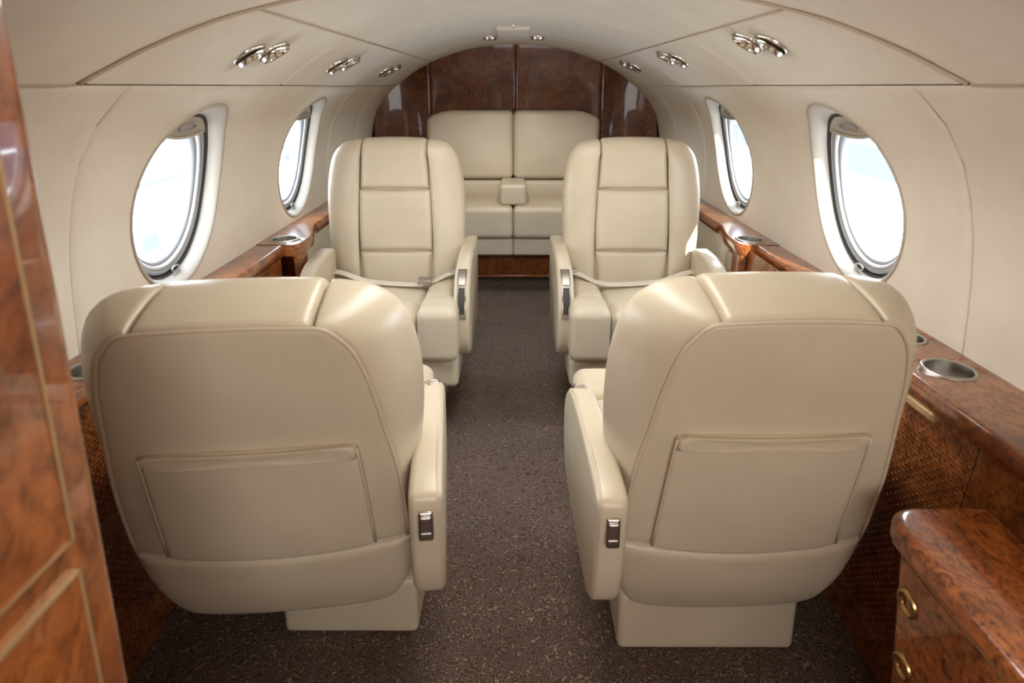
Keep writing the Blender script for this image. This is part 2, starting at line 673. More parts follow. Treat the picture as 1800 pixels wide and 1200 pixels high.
walls = {}
for sx, nm in ((-1, 'left'), (1, 'right')):
    w = empty('wall_' + nm, (0, 0, 0), kind='structure')
    walls[sx] = w
    wall_panel('side_panel', sx, SEAMY, 2.84, .60, 1.187, WINS[sx], SUEDE, w, seam=('lo', seam_shift))
    wall_panel('side_panel', sx, 2.8415, 3.345, .60, 1.187, (), SUEDE, w)
    wall_panel('side_panel', sx, 3.3465, YB, .60, 1.187, (), SUEDE, w)
    wall_panel('side_panel', sx, Y0, SEAMY - .0008, .60, 1.187, (), SUEDE, w, seam=('hi', seam_shift))
    # lower wall lining below the ledge
    lining = MB()
    lining.grid([[surf(sx, y, z, -.02) for z in np.linspace(-.02, .64, 8)] for y in (2.0, YB)])
    lining.build('lower_lining', SUEDE, w)
    off = -.0 if sx < 0 else -.07
    for nm2, mt2, ya, yb2 in (('woven_lower_panel', BURL_W, .93 if sx > 0 else .3, 2.0), ('plain_lower_panel', BURL, Y0, .928 if sx > 0 else .298)):
        lw = MB()
        lw.grid([[surf(sx, y, z, off - .03 * (z > .3)) for z in np.linspace(-.02, .64, 8)] for y in (ya, yb2)])
        lw.build(nm2, mt2, w)
    # painted outer skin that keeps stray daylight out
    sk = MB()
    sk.grid([[surf(sx, y, z, .075) for z in (-.06, .3, .585, WZ - .25)] for y in (Y0 - .1, YB + .15)])
    sk.grid([[surf(sx, y, z, .075) for z in (WZ + .25, 1.187, 1.33)] for y in (Y0 - .1, YB + .15)])
    WIN_Y = WINS[sx]
    for a, b in ((Y0 - .1, WIN_Y[0] - .235), (WIN_Y[0] + .235, WIN_Y[1] - .235), (WIN_Y[1] + .235, YB + .15)):
        sk.grid([[surf(sx, y, z, .075) for z in np.linspace(WZ - .25, WZ + .25, 5)] for y in (a, b)])
    for c in WIN_Y:     # tube joining the window to the skin
        rows = []
        for k in range(32):
            a = 2 * math.pi * k / 32
            ca, sa = math.cos(a), math.sin(a)
            q = max(abs(ca), abs(sa))
            rows.append([wpt(sx, c, .172 * KY * ca, .172 * KZ * sa, .058), surf(sx, c + .235 * ca / q, WZ + .25 * sa / q, .075)])
        sk.grid(rows, cu=True)
    sk.build('hull_skin', HULLSKIN, w)
    jl = MB()
    jl.grid([[(CX + sx * (x + .012), y, z + .008) for x, z in ((.755, 1.159), (.725, 1.188), (.68, 1.214))] for y in (Y0, YB)])
    jl.grid([[surf(sx, y, z, .009) for z in np.linspace(.60, 1.187, 12)] for y in (.95, 1.2)])
    jl.grid([[(CX + sx * (x + .004), y, z + .009) for x, z in ((.54, 1.309), (.5, 1.329), (.46, 1.345))] for y in (Y0, YB)])
    jl.build('joint_liner', SUEDE_C, w)

# ------------------------------------------------------------------ ceiling
ceil = empty('ceiling', kind='structure')


def seam_y(x):
    return 1.007 + max(0, .725 - abs(x)) * .89


def strip(name, y0f, y1f, prof, mat, drop=0.0, n=8, ey=(1, 1)):
    """a strip of lining: prof is a list of (x, z) points across, edges rolled"""
    us = np.array([0, .006, .015, .03] + list(np.linspace(.06, .94, n)) + [.97, .985, .994, 1])
    P = catmull(prof, 10)
    L = len(P)
    m = MB()
    rows = []
    for i in range(L):
        x, z = P[i]
        t = P[min(i + 1, L - 1)] - P[max(i - 1, 0)]
        t = t / np.linalg.norm(t)
        nx, nz = -t[1], t[0]
        if nz < 0:
            nx, nz = -nx, -nz
        row = []
        de = min(i, L - 1 - i) / (L - 1)
        for u in us:
            a, b = y0f(x), y1f(x)
            y = a + (b - a) * u
            d = 1.0
            if ey[0]: d = min(d, (y - a) / .02)
            if ey[1]: d = min(d, (b - y) / .02)
            r = .004 * max(0, 1 - d) ** 2 - drop
            row.append((CX + x + nx * r, y, z + nz * r))
        rows.append(row)
    m.grid(rows)
    return m.build(name, mat, ceil)


def psu_pt(t):     # from wall joint to ceiling joint
    return (.722 + (.5005 - .722) * t, 1.189 + (1.3285 - 1.189) * t + .012 * math.sin(math.pi * t))


for sx in (-1, 1):
    pr = [(sx * psu_pt(t)[0], psu_pt(t)[1]) for t in np.linspace(0, 1, 5)]
    ys = (None, 1.89, 2.72, 3.33, YB)
    for i in range(4):
        a = seam_y if i == 0 else (lambda x, v=ys[i]: v + .0015)
        b = (lambda x, v=ys[i + 1]: v)
        strip('overhead_panel', a, b, pr, SUEDE_C)
main_prof = [(x, ceil_z(x)) for x in np.linspace(-.499, .499, 11)]
strip('centre_headliner', lambda x: seam_y(x) + .0015, lambda x: 3.329, main_prof, SUEDE_C)
strip('centre_headliner', lambda x: 3.331, lambda x: YB, main_prof, SUEDE_C)
full_prof = [(-psu_pt(t)[0], psu_pt(t)[1]) for t in np.linspace(0, 1, 4)] + [(x, ceil_z(x)) for x in np.linspace(-.4, .4, 9)] + [(psu_pt(t)[0], psu_pt(t)[1]) for t in np.linspace(1, 0, 4)]
strip('forward_headliner', lambda x: Y0, lambda x: seam_y(x) - .0012, full_prof, SUEDE_C)
sk = MB()
sk.grid([[(CX + x, y, z + .06) for x, z in ((-1.0, 1.15), (-.72, 1.20), (-.5, 1.34), (0, 1.445), (.5, 1.34), (.72, 1.20), (1.0, 1.15))] for y in (Y0 - .1, YB + .15)])
sk.build('roof_skin', HULLSKIN, ceil)

sl = MB()
sl.grid([[(CX + x, seam_y(x) + d, z + .009) for d in (-.03, .03)] for x, z in catmull(full_prof, 4)])
sl.build('seam_liner', SUEDE_C, ceil)
shade_line = MB()
shade_line.tube([(CX + x, seam_y(x) - .002, z - .001) for x, z in catmull(full_prof, 4)], .0035, 6)
shade_line.build('seam_shade_line', SEAM_SHADE, ceil)  # dark tube drawn in for the soft shadow line at this seam
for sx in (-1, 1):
    MB().tube([(CX + sx * .7235, y, 1.188) for y in (Y0, .4, 1.0)], .0032, 6).build('seam_shade_line', SEAM_SHADE, ceil)

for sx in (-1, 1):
    MB().tube([(CX + sx * .500, y, 1.3275) for y in np.linspace(1.215, YB, 8)], .0018, 6).build('seam_shade_line', SEAM_SHADE, ceil)

# lamp hatch at the aft end of the ceiling
hatch = empty('ceiling_hatch', (CX - .015, 2.845, 1.425))
tag(hatch, 'cream flat hatch between two small downlights on the ceiling above the divan', 'hatch')
MB().rbox(-.07, .07, -.22, .22, -.012, .01, .005).build('cover', SUEDE_C, hatch)
MB().lathe([(.0, -.012), (.006, -.011), (.008, -.006), (.008, .004)], (0, -.31, 0), n=16).build('latch', CHROME, hatch)


def eyelet(name, c, nrm, r, lit, label, cat, group, tilt=0.0):
    t = empty(name, c)
    tag(t, label, cat, group)
    ax = Vector(nrm).normalized()
    MB().lathe([(r, -.003), (r, .002), (r * .96, .005), (r * .90, .0055), (r * .86, .004)], axis=ax, n=40).build('bezel_ring', CHROME, t)
    t2 = (ax + Vector((0, tilt, 0))).normalized()
    MB().lathe([(r * .87, .003), (r * .84, .013), (r * .80, .0145), (r * .76, .012), (r * .66, -.001)], axis=t2, n=40).build('reflector', CHROME, t)
    MB().lathe([(r * .68, .0005), (r * .4, .002), (r * .01, .0025)], axis=t2, n=24).build('lens', lit, t)
    return t


for sx, side, t0, ycs in ((-1, 'left', .46, (1.51, 2.225, 3.05)), (1, 'right', .64, (1.525, 2.34, 3.165))):
    px, pz = psu_pt(t0)
    n = Vector((-sx * .50, 0, -.86)).normalized()
    for yc, word in zip(ycs, ('nearest the camera', 'in the middle', 'nearest the divan')):
        for k, dy in ((0, -.046), (1, .046)):
            c = (CX + sx * (px + (.010 if k == 0 else -.010)), yc + dy, pz + (-.006 if k == 0 else .006) - .002)
            if k == 0:
                eyelet('reading_light', c, n, .044, LENS, f'chrome reading light {word} on the {side} overhead panel, front of its pair', 'light', 'overhead reading lights', tilt=.25)
            else:
                eyelet('air_vent', c, n, .044, LENS, f'chrome air vent {word} on the {side} overhead panel, rear of its pair', 'vent', 'overhead air vents', tilt=.1)
for x, word in ((-.12, 'left'), (.115, 'right')):
    sd = bpy.data.lights.new('downlight_lamp', 'SPOT')
    sd.energy, sd.spot_size, sd.spot_blend, sd.shadow_soft_size, sd.color = 6, R(140), .8, .02, (1, .94, .85)
    so = bpy.data.objects.new('downlight_lamp', sd)
    COL.objects.link(so)
    so.location = (CX + x - .01, 3.09, ceil_z(x) - .02)
    eyelet('downlight', (CX + x - .01, 3.09, ceil_z(x) - .002), (0, 0, -1), .036, LIT, f'small chrome downlight lit on the {word} of the ceiling hatch above the divan', 'light', 'ceiling downlights')

# ------------------------------------------------------------------ floor, front wall, outside
fl = MB()
fl.grid([[(x, y, 0) for x in np.linspace(-.92, .95, 4)] for y in np.linspace(Y0, YB + .1, 6)])
tag(fl.build('floor', CARPET), kind='structure')
MB().box(-1.1, 1.1, Y0 - .03, Y0, -.03, 1.55).build('wall_front', SUEDE)['kind'] = 'structure'
MB().box(-1.1, 1.1, YB + .12, YB + .15, -.05, 1.55).build('wall_back_skin', HULLSKIN)
bpy.data.objects['wall_back_skin'].name = 'outer_skin_1'
bpy.data.objects['outer_skin_1']['kind'] = 'structure'  # unseen outer hull skin, closes the aft end against daylight
MB().box(-1.1, 1.1, Y0 - .1, YB + .15, -.06, -.03).build('outer_skin_2', HULLSKIN)['kind'] = 'structure'  # unseen outer skin under the floor, keeps daylight out
for xa, xb, mt in ((-8.9, 9.6, APRON), (9.6, 14.9, GROUND_SHADE), (14.9, 15.8, APRON), (15.8, 90, GROUND_SHADE),
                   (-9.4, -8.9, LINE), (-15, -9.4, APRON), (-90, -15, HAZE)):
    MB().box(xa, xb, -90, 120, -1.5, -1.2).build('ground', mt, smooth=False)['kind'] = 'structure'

# ------------------------------------------------------------------ windows
wi = 0
for sx, side in ((-1, 'left'), (1, 'right')):
    WIN_Y = WINS[sx]
    for c in WIN_Y:
        wi += 1
        t = empty(f'window_{wi}', kind='structure')

        def ring(prof, name, mat, parent=t, c=c, sx=sx, n=64):
            rows = [[wpt(sx, c, r * KY * math.cos(2 * math.pi * k / n), r * KZ * math.sin(2 * math.pi * k / n), dep) for k in range(n)] for r, dep in prof]
            return MB().grid(rows, cv=True).build(name, mat, parent)
        ring([(.201, .003), (.201, -.003), (.197, -.005), (.192, -.001), (.186, .008), (.182, .018), (.179, .030), (.178, .036)], 'bezel', BEZEL)
        ring([(.179, .032), (.174, .036), (.173, .060), (.140, .064)], 'gasket', DARK)
        ring([(.171, .052), (.1705, .040), (.168, .036), (.162, .037), (.158, .046)], 'outer_ring', GREYSEAL)
        ring([(.160, .048), (.158, .040), (.155, .038), (.151, .043), (.150, .050)], 'middle_ring', WHITESEAL)
        ring([(.152, .050), (.149, .046), (.144, .048), (.140, .054), (.139, .064)], 'inner_ring', GREYSEAL)
        rows = [[wpt(sx, c, r * KY * math.cos(2 * math.pi * k / 48), r * KZ * math.sin(2 * math.pi * k / 48), .060) for k in range(48)] for r in (.146, .12, .08, .04, .001)]
        MB().grid(rows, cv=True).build('pane', GLASS, t)
        # shade, drawn down a little
        zc = WZ + .160
        rows = []
        for v in np.linspace(0, 1, 6):
            row = []
            for u in np.linspace(-1, 1, 17):
                zlo = zc - .010 * (1 - u * u)
                hw = KY * math.sqrt(max(.170 ** 2 - ((zlo - WZ) / KZ) ** 2, 0)) * u
                zhi = WZ + KZ * math.sqrt(max(.172 ** 2 - (hw / KY) ** 2, 0))
                row.append(wpt(sx, c, hw, zlo + (zhi - zlo) * v - WZ, .034))
            rows.append(row)
        sh = MB().grid(rows).build('shade', BEZEL, t)
        lip = [wpt(sx, c, .096 * u, zc - .010 * (1 - u ** 2) - WZ, .030) for u in np.linspace(-1, 1, 17)]
        MB().tube(lip, .004, 8).build('shade_rim', BEZEL, sh)
        MB().tube([wpt(sx, c, .04 * math.cos(a), zc + .016 + .008 * math.sin(a) - WZ, .031) for a in np.linspace(0, 2 * math.pi, 20)[:-1]], .002, 6, closed=True).build('finger_grip', GREYSEAL, sh)
        # release button at the foot of the reveal
        MB().tube([wpt(sx, c, .03 + .018 * math.cos(a), -.196 + .007 * math.sin(a), .026) for a in np.linspace(0, 2 * math.pi, 20)[:-1]], .0025, 6, closed=True).build('release_button', STEEL, t)
        pane_patches = {(-1, 0): [(-.05, -.112, .034, .019)], (-1, 1): [(.02, -.005, .030, .013), (-.11, -.10, .030, .014)], (1, 1): [(-.10, -.10, .028, .014)]}
        for dy, dz, hy, hz in pane_patches.get((sx, WIN_Y.index(c)), []):
            MB().grid([[surf(sx, c + dy + a, WZ + dz + b, .052) for a in (-hy, 0, hy)] for b in (-hz, 0, hz)]).build('pane_patch', PANE_FILM, t)  # small grey translucent patch on the pane
        p = area('window_portal', surf(sx, c, WZ, .09), surf(sx, c, WZ, -1), .47, .47, 1, (1, 1, 1), portal=True)

# ------------------------------------------------------------------ aft bulkhead of burl wood
wb = empty('wall_back', kind='structure')


def arch_z(x):
    x = abs(x)
    if x <= .5:
        return ceil_z(x)
    if x <= .722:
        return psu_pt((.722 - x) / .22)[1]
    zz = np.linspace(1.187, .5, 120)
    return float(zz[np.argmin([abs(wx(z) - x) if wx(z) >= x - 1e-3 else 9 for z in zz])]) if x < .897 else .6


for x0, x1, y0, y1 in ((-.905, -.5205, YB - .06, YB), (-.519, -.0015, YB - .012, YB - .012), (.0015, .519, YB - .012, YB - .012), (.5205, .905, YB, YB - .06)):
    xs = [x0, x0 + .004] + list(np.linspace(x0 + .02, x1 - .02, 14)) + [x1 - .004, x1]
    rows = []
    for i, x in enumerate(xs):
        u = (x - x0) / (x1 - x0)
        y = y0 + (y1 - y0) * u + (.004 if i in (0, len(xs) - 1) else 0)
        zt = arch_z(min(max(x, -.893), .893)) + .01
        if abs(y1 - y0) > .01:      # side panels are gently hollowed
            y += .03 * math.sin(math.pi * u)
        rows.append([(CX + x, y - .10 * max(z - 1.0, 0) * (abs(y1 - y0) < .01), z) for z in np.linspace(.10, zt, 14)])
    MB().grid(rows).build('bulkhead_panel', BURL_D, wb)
bk = MB()
bk.box(-.95, .95, YB + .03, YB + .05, 0, 1.5)
bk.build('bulkhead_core', DARK, wb, smooth=False)
for x in (-.25, .25):
    for s in (-1, 1):
        pass
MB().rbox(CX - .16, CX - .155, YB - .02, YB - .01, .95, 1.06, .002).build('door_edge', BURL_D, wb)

# ------------------------------------------------------------------ divan
dv = empty('divan', (0, 3.55, 0))
tag(dv, 'beige leather two-seat divan with a centre armrest against the burl wood bulkhead', 'sofa')


def puffy(x0, x1, y0, y1, z0, z1, r, puff, name, mat, parent, face='y', lean=0.0):
    c = np.array([(x0 + x1) / 2, (y0 + y1) / 2, (z0 + z1) / 2])
    s = np.array([x1 - x0, y1 - y0, z1 - z0]) / 2
    def fn(P):
        q = (P - c) / s
        b = np.clip(1 - q[..., 0] ** 2, 0, 1) * np.clip(1 - q[..., 2] ** 2, 0, 1) if face == 'y' else np.clip(1 - q[..., 0] ** 2, 0, 1) * np.clip(1 - q[..., 1] ** 2, 0, 1)
        P = P.copy()
        if face == 'y':
            P[..., 1] += puff * b * np.sign(q[..., 1]) * (np.abs(q[..., 1]) > .5)
        else:
            P[..., 2] += puff * b * (q[..., 2] > .5)
        P[..., 1] += lean * (P[..., 2] - z0)
        return P
    return MB().rbox(x0, x1, y0, y1, z0, z1, r, 4, 8, fn).build(name, mat, parent)


def top_corner(o, xc, half, z1, zstart):
    me = o.data
    for v in me.vertices:           # round the two upper outer corners of a back cushion
        pass


for sx in (-1, 1):
    a, b = (.0005, .525)
    x0, x1 = (-b, -a) if sx < 0 else (a, b)
    out = x0 if sx < 0 else x1
    def crop(P, out=out, sx=sx):
        return P
    oc = puffy(x0, x1, .105, .215, .632, 1.045, .035, .018, 'back_cushion', LEATHER, dv, 'y', .05)
    for v in oc.data.vertices:      # outer top corner cut rounder
        d = 1 - abs(v.co.x - out) / .15
        if d > 0 and v.co.z > .85:
            v.co.z -= .045 * d * d * (v.co.z - .85) / .19
    puffy(x0, x1, .08, .20, .50, .627, .02, .006, 'lumbar_cushion', LEATHER, dv, 'y', .04)
    puffy(x0, x1, -.24, .15, .345, .523, .028, .012, 'seat_cushion', LEATHER, dv, 'z')
    puffy(x0, x1, -.195, .12, .234, .342, .014, .003, 'front_skirt', LEATHER, dv, 'y')
MB().rbox(-.51, .51, -.18, .20, .24, .48, .02).build('inner_frame', LEATHER_D, dv)
MB().rbox(-.075, .075, -.175, .12, .524, .643, .022, 4).build('centre_armrest', LEATHER, dv)
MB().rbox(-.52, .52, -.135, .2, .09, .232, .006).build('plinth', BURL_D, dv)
MB().rbox(-.52, .52, -.143, .0, .218, .231, .003).build('plinth_moulding', BURL, dv)
MB().rbox(-.52, .52, -.143, .0, .088, .099, .003).build('plinth_moulding', BURL, dv)
MB().rbox(-.55, .55, -.095, .2, 0, .089, .006).build('toe_kick', CARPET, dv)

# ------------------------------------------------------------------ side ledges with cup holders
def cup_recess(t, c, r, name='cup_holder'):
    o = MB().lathe([(r * .93, .0015), (r, .004), (r * 1.08, .003), (r * 1.1, -.002)], c, n=40).build(name, STEEL, t)
    MB().lathe([(r * .95, .002), (r * .93, -.01), (r * .90, -.055), (r * .02, -.056)], c, n=40).build('cup_well', STEEL, o)
    return o


def bore(o, centres):
    for c, r in centres:
        cut = MB().lathe([(r, -.2), (r, 1.2)], c, n=40)
        n = 40
        cut.add(cut.v[:n], [tuple(range(n))])
        cut.add(cut.v[n:2 * n], [tuple(range(n))])
        k = cut.build('cutter', DARK)
        md = o.modifiers.new('bore', 'BOOLEAN')
        md.operation, md.object, md.solver = 'DIFFERENCE', k, 'EXACT'
        dg = bpy.context.evaluated_depsgraph_get()
        me = bpy.data.meshes.new_from_object(o.evaluated_get(dg))
        o.modifiers.clear()
        o.data = me
        bpy.data.objects.remove(k)


def ledge(sx, z, inner, y0, y1, name, parent, holes=(), bull=.022, thick=.042):
    """top board with bull-nosed inner edge; inner(y) gives the half-width of the aisle edge"""
    ys = sorted(set(list(np.linspace(y0, y1, max(8, int((y1 - y0) / .02))))))
    rows = []
    for y in ys:
        xi = inner(y)
        xo = wx(z) - .001
        row = [(CX + sx * xo, y, z - .012), (CX + sx * xo, y, z)]
        row += [(CX + sx * (xo + (xi + .012 - xo) * t), y, z) for t in (.25, .5, .75, 1)]
        for k in range(1, 7):
            a = R(90) * k / 6
            row.append((CX + sx * (xi + .012 - .012 * math.sin(a)), y, z - .012 * (1 - math.cos(a))))
        row.append((CX + sx * xi, y, z - thick + .008))
        row.append((CX + sx * (xi + .006), y, z - thick))
        row.append((CX + sx * (xi + .05), y, z - thick))
        rows.append(row)
    m = MB().grid(rows, cv=True)
    for rr in (rows[0], rows[-1]):
        m.add(rr, [tuple(range(len(rr)))])
    return m.build(name, BURL, parent, autosmooth=50)


ZL = .656
for sx, side in ((-1, 'left'), (1, 'right')):
    t = empty('side_ledge', (0, 0, 0))
    tag(t, f'glossy burl wood side ledge with cup holders along the {side} wall under the windows', 'ledge', 'side ledges')
    near_in = .735 if sx > 0 else .80
    mid_in = .815 if sx > 0 else .800
    box_in = .757 if sx > 0 else .740
    far_in = .795
    def inner_near(y): return near_in
    def inner_mid(y):
        return mid_in
    def inner_box(y):
        if y < 2.035: return box_in + .028 * (1 - math.sqrt(max(0, 1 - ((2.035 - y) / .04) ** 2)))
        k = min(max((y - 2.095) / .25, 0), 1)
        return box_in + (far_in - box_in) * (k * k * (3 - 2 * k))
    lo1 = ledge(sx, ZL, inner_near, Y0 if sx > 0 else .505, 1.111, 'top_board', t)
    lo2 = ledge(sx, ZL, lambda y: near_in + (mid_in - near_in) * min(max((y - 1.265) / .12, 0), 1), 1.1125, 1.992, 'top_board', t)
    lo3 = ledge(sx, ZL + .002, inner_box, 1.996, 2.338, 'top_board', t)
    ledge(sx, ZL, lambda y: far_in, 2.34, 3.32, 'top_board', t)
    # fascia under the middle board and the projecting cup-holder box
    MB().rbox(CX + sx * (mid_in + .012), CX + sx * (mid_in + .05), 1.31, 1.995, .425, ZL - .04, .004).build('fascia', BURL, t)
    bx = MB()
    prof = catmull([(box_in + .03, 2.0), (box_in + .012, 2.01), (box_in + .010, 2.045), (box_in + .012, 2.08), (box_in + .03, 2.09)], 5)
    rows = [[(CX + sx * p[0], p[1], z) for z in (.35, .42, .53, ZL - .038)] for p in prof]
    bx.grid(rows)
    bx.grid([[(CX + sx * x, 2.0, z) for z in (.35, ZL - .038)] for x in (box_in + .03, wx(.6))])
    bx.grid([[(CX + sx * x, 2.09, z) for z in (.35, ZL - .038)] for x in (box_in + .03, wx(.6))])
    bx.build('cup_holder_box', BURL, t, autosmooth=40)
    for yy in (1.999,):
        for k in range(3):
            MB().lathe([(.0, .003), (.003, .002), (.0035, 0)], (CX + sx * (box_in + .035 + .018 * k), yy, ZL - .022), axis=(0, -1, 0), n=10).build('rivet', BRASS, t)
    bore(lo1, [((CX + sx * .822, 1.067, 0), .042)])
    bore(lo2, [((CX + sx * .835, 1.219, 0), .035)])
    bore(lo3, [((CX + sx * .822, 2.066, 0), .043)])
    cup_recess(t, (CX + sx * .822, 2.066, ZL + .003), .044)
    cup_recess(t, (CX + sx * .822, 1.067, ZL), .043)
    cup_recess(t, (CX + sx * .835, 1.219, ZL), .036)
    # cream lower panel just aft of the box
    MB().rbox(CX + sx * (far_in + .015), CX + sx * (far_in + .04), 2.095, 3.3, .05, ZL - .04, .004).build('lower_panel', LEATHER, t)
    MB().lathe([(.0, .006), (.006, .005), (.007, .002), (.008, 0)], (CX + sx * (far_in + .014), 2.17, .563), axis=(-sx, 0, 0), n=16).build('coat_knob', CHROME, t)
    if sx > 0:
        MB().rbox(CX + near_in + .004, CX + near_in + .022, .98, 1.31, ZL - .062, ZL - .044, .004).build('table_edge', GOLDLINE, t)
        MB().rbox(CX + far_in - .012, CX + far_in + .02, 2.10, 2.19, .446, .59, .006).build('literature_pocket', BEZEL, t)

# ------------------------------------------------------------------ chairs
def zmap_for(k):
    return lambda z: z if z < .45 else .45 + (z - .45) * k


E_PTS = [(.226, .40), (.239, .47), (.249, .55), (.253, .63), (.249, .71), (.231, .78), (.200, .813), (.165, .826), (.120, .831)]
C_PTS = [(.220, .435), (.216, .50), (.208, .56), (.198, .62), (.187, .69), (.170, .752), (.150, .783), (.134, .797), (.120, .801)]
I_PTS = [(.136, .39), (.137, .46), (.138, .54), (.136, .60), (.133, .66), (.129, .715), (.126, .755), (.124, .778), (.122, .79)]


def chair(name, label, loc, rz, aisle, kz=1.0, lean=.281, arm_dz=0.0, wide=1.0, lift=0.0, pocket_drop=0.0, base=( -.19, .19, .09), group='cabin club chairs', recline_y=0.0):
    t = empty(name, loc, rz)
    tag(t, label, 'chair', group)
    zm = zmap_for(kz)
    yE, yF = .118, .172

    def fin(p):            # apply height map and recline to a local point
        x, y, z = p
        z2 = zm(z)
        tuck = .03 * max(0, (.28 - z2) / .15) ** 2
        return (x, y - (z2 - .6) * lean + tuck, z2)

    NS = 4
    E, C, I = catmull(E_PTS, NS), catmull(C_PTS, NS), catmull(I_PTS, NS)
    L = len(E)

    def at(A, s):
        f = s * (L - 1)
        i = min(int(f), L - 2)
        return A[i] + (A[i + 1] - A[i]) * (f - i)

    def rear_y(x):
        return .22 * x * x

    def bol(sg):
        def fn(s, w):
            c, e, i = at(C, s), at(E, s), at(I, s)
            if w < .5:
                a = R(14) + (R(90) - R(14)) * (w / .5)
                g = 1 - math.cos(a) / math.cos(R(14))
                f = .45 * (math.sin(a) - math.sin(R(14))) / (1 - math.sin(R(14))) + .55 * g
                x, z = c + (e - c) * f
                y = rear_y(c[0]) + (yE - rear_y(c[0])) * g
            else:
                a = R(90) * (w - .5) / .5
                f = 1 - math.cos(a) ** .85
                x, z = e + (i - e) * f
                y = yE + (yF - yE) * math.sin(a) ** .8
            return fin((sg * x, y, z))
        return fn
    us = ends(22, (0, .008, .02, .04, .08))
    vs = ends(18, (0, .01, .025, .05, .09))
    for sg in (-1, 1):
        patch(bol(sg), us, vs, fin((0, .08, .6)), puff=.003, back=.009, wu=.03, wv=.035).build('side_bolster', LEATHER, t)

    # top centre panel wrapping over the head
    zh = .697
    def head(u, v):
        x = (u * 2 - 1) * .1185
        cr = .006 * (1 - (u * 2 - 1) ** 2)
        zc, ze = .801 + cr, .831 + cr * .6
        yr = rear_y(x)
        if v < .4:
            a = R(14) + (R(90) - R(14)) * v / .4
            g = 1 - math.cos(a) / math.cos(R(14))
            f = .45 * (math.sin(a) - math.sin(R(14))) / (1 - math.sin(R(14))) + .55 * g
            z = zc + (ze - zc) * f
            y = yr + (yE - yr) * (1 - math.cos(a) / math.cos(R(14)))
        elif v < .65:
            a = R(90) * (v - .4) / .25
            z = ze - (ze - .79) * (1 - math.cos(a) ** .85)
            y = yE + (yF - yE) * math.sin(a) ** .8
        else:
            k = (v - .65) / .35
            z = .79 + (zh - .79) * k
            y = yF - .004 * k
            x *= 1 + .06 * k
        return fin((x, y, z))
    patch(head, ends(10), ends(26, (0, .008, .02, .04, .08)), fin((0, .08, .6)), puff=.005, back=.009, wu=.06, wv=.035).build('headrest', LEATHER, t)

    def front(name, z0, z1, puff):
        def fn(u, v):
            z = z0 + (z1 - z0) * v
            w = .127 + .008 * math.sin(math.pi * min(max((z - .44) / .30, 0), 1))
            return fin(((u * 2 - 1) * w, yF - .004, z))
        patch(fn, ends(10), ends(10), fin((0, .0, .6)), puff=puff, back=.012, wu=.07, wv=.08).build(name, LEATHER, t)
    front('back_cushion', .519, zh - .004, .006)
    front('lumbar_cushion', .40, .516, .005)

    # rear panel, inside the piping
    def seam_z(x):
        return .352 - .022 * (1 - (x / .22) ** 2)
    rb = [(x, z) for x, z in C]
    rb = [(.2205, seam_z(.222) + .003), (.2215, .39)] + rb
    top = [(x, .801 + .006 * (1 - (x / .12) ** 2)) for x in np.linspace(.12, -.12, 13)[1:-1]]
    lb = [(-x, z) for x, z in reversed(rb)]
    bot = [(x, seam_z(x) + .003) for x in np.linspace(-.2205, .2205, 17)[1:-1]]
    loop = [fin((x, rear_y(x), z)) for x, z in rb + top + lb + bot]
    fan(loop, (0, -1, 0), .010, .004, .010).build('rear_panel', LEATHER, t)
    # lower rear panel
    lowr = catmull([(.2345, seam_z(.222) - .003), (.231, .30), (.217, .23), (.190, .178), (.150, .150), (.09, .142), (0, .140)], 5)
    side_c, bot_c = lowr[:16], lowr[15:]

    def crv(A, t):
        f = t * (len(A) - 1)
        i = min(int(f), len(A) - 2)
        return A[i] + (A[i + 1] - A[i]) * (f - i)

    def lower(u, v):
        q = u * 2 - 1
        lf, rt = crv(side_c, 1 - v) * (-1, 1), crv(side_c, 1 - v)
        b = crv(bot_c, 1 - abs(q)) * (math.copysign(1, q), 1)
        xt = .2345 * q
        tp = np.array([xt, seam_z(xt * .95) - .003])
        p = (1 - v) * b + v * tp + (1 - u) * lf + u * rt
        c00, c10 = side_c[-1] * (-1, 1), side_c[-1]
        c01, c11 = side_c[0] * (-1, 1), side_c[0]
        p = p - ((1 - u) * (1 - v) * c00 + u * (1 - v) * c10 + (1 - u) * v * c01 + u * v * c11)
        return fin((p[0], rear_y(p[0]), p[1]))
    patch(lower, ends(18), ends(12), fin((0, .2, .3)), puff=.006, back=.008, wu=.10, wv=.12).build('lower_rear_panel', LEATHER, t)
    # piping
    pp = [fin((x, rear_y(x) - .002, z)) for x, z in rb + top + lb]
    MB().tube(pp, .0032, 8).build('piping', PIPING, t)
    # core that fills the seams
    rows = []
    for z in list(np.linspace(.155, .822, 34)):
        if z < .40:
            hw = float(np.interp(z, lowr[::-1, 1], lowr[::-1, 0])) if z < seam_z(.22) - .004 else .222
            n = 4.5
        else:
            k = min((z - .40) / .12, 1)
            hw = float(np.interp(z, E[:, 1], E[:, 0])) if z < .845 else .12
            hw = min(hw, .262) - .020 * k
            n = 4.5 - 2.4 * k
        zz = min(z, .845)
        dep = .078
        if z > .70:
            dep = .078 - .05 * ((z - .70) / .145) ** 3
            hw -= .02 * ((z - .7) / .145)
        cy = .088 if z < .7 else .088 + .02 * ((z - .7) / .145) ** 2
        if z > .76:
            hw *= 1 - .25 * ((z - .76) / .08) ** 2
        row = []
        for k2 in range(40):
            a = 2 * math.pi * k2 / 40
            ca, sa = math.cos(a), math.sin(a)
            row.append(fin((hw * math.copysign(abs(ca) ** (2 / n), ca), cy + dep * math.copysign(abs(sa) ** (2 / n), sa), zz - .006)))
        rows.append(row)
    m = MB().grid(rows, cv=True)
    m.add(rows[0], [tuple(range(40))])
    m.add(rows[-1], [tuple(range(40))])
    m.build('back_shell', LEATHER_D, t)

    # pocket on the rear panel
    def prc(x, z):
        return rear_y(x) - .014
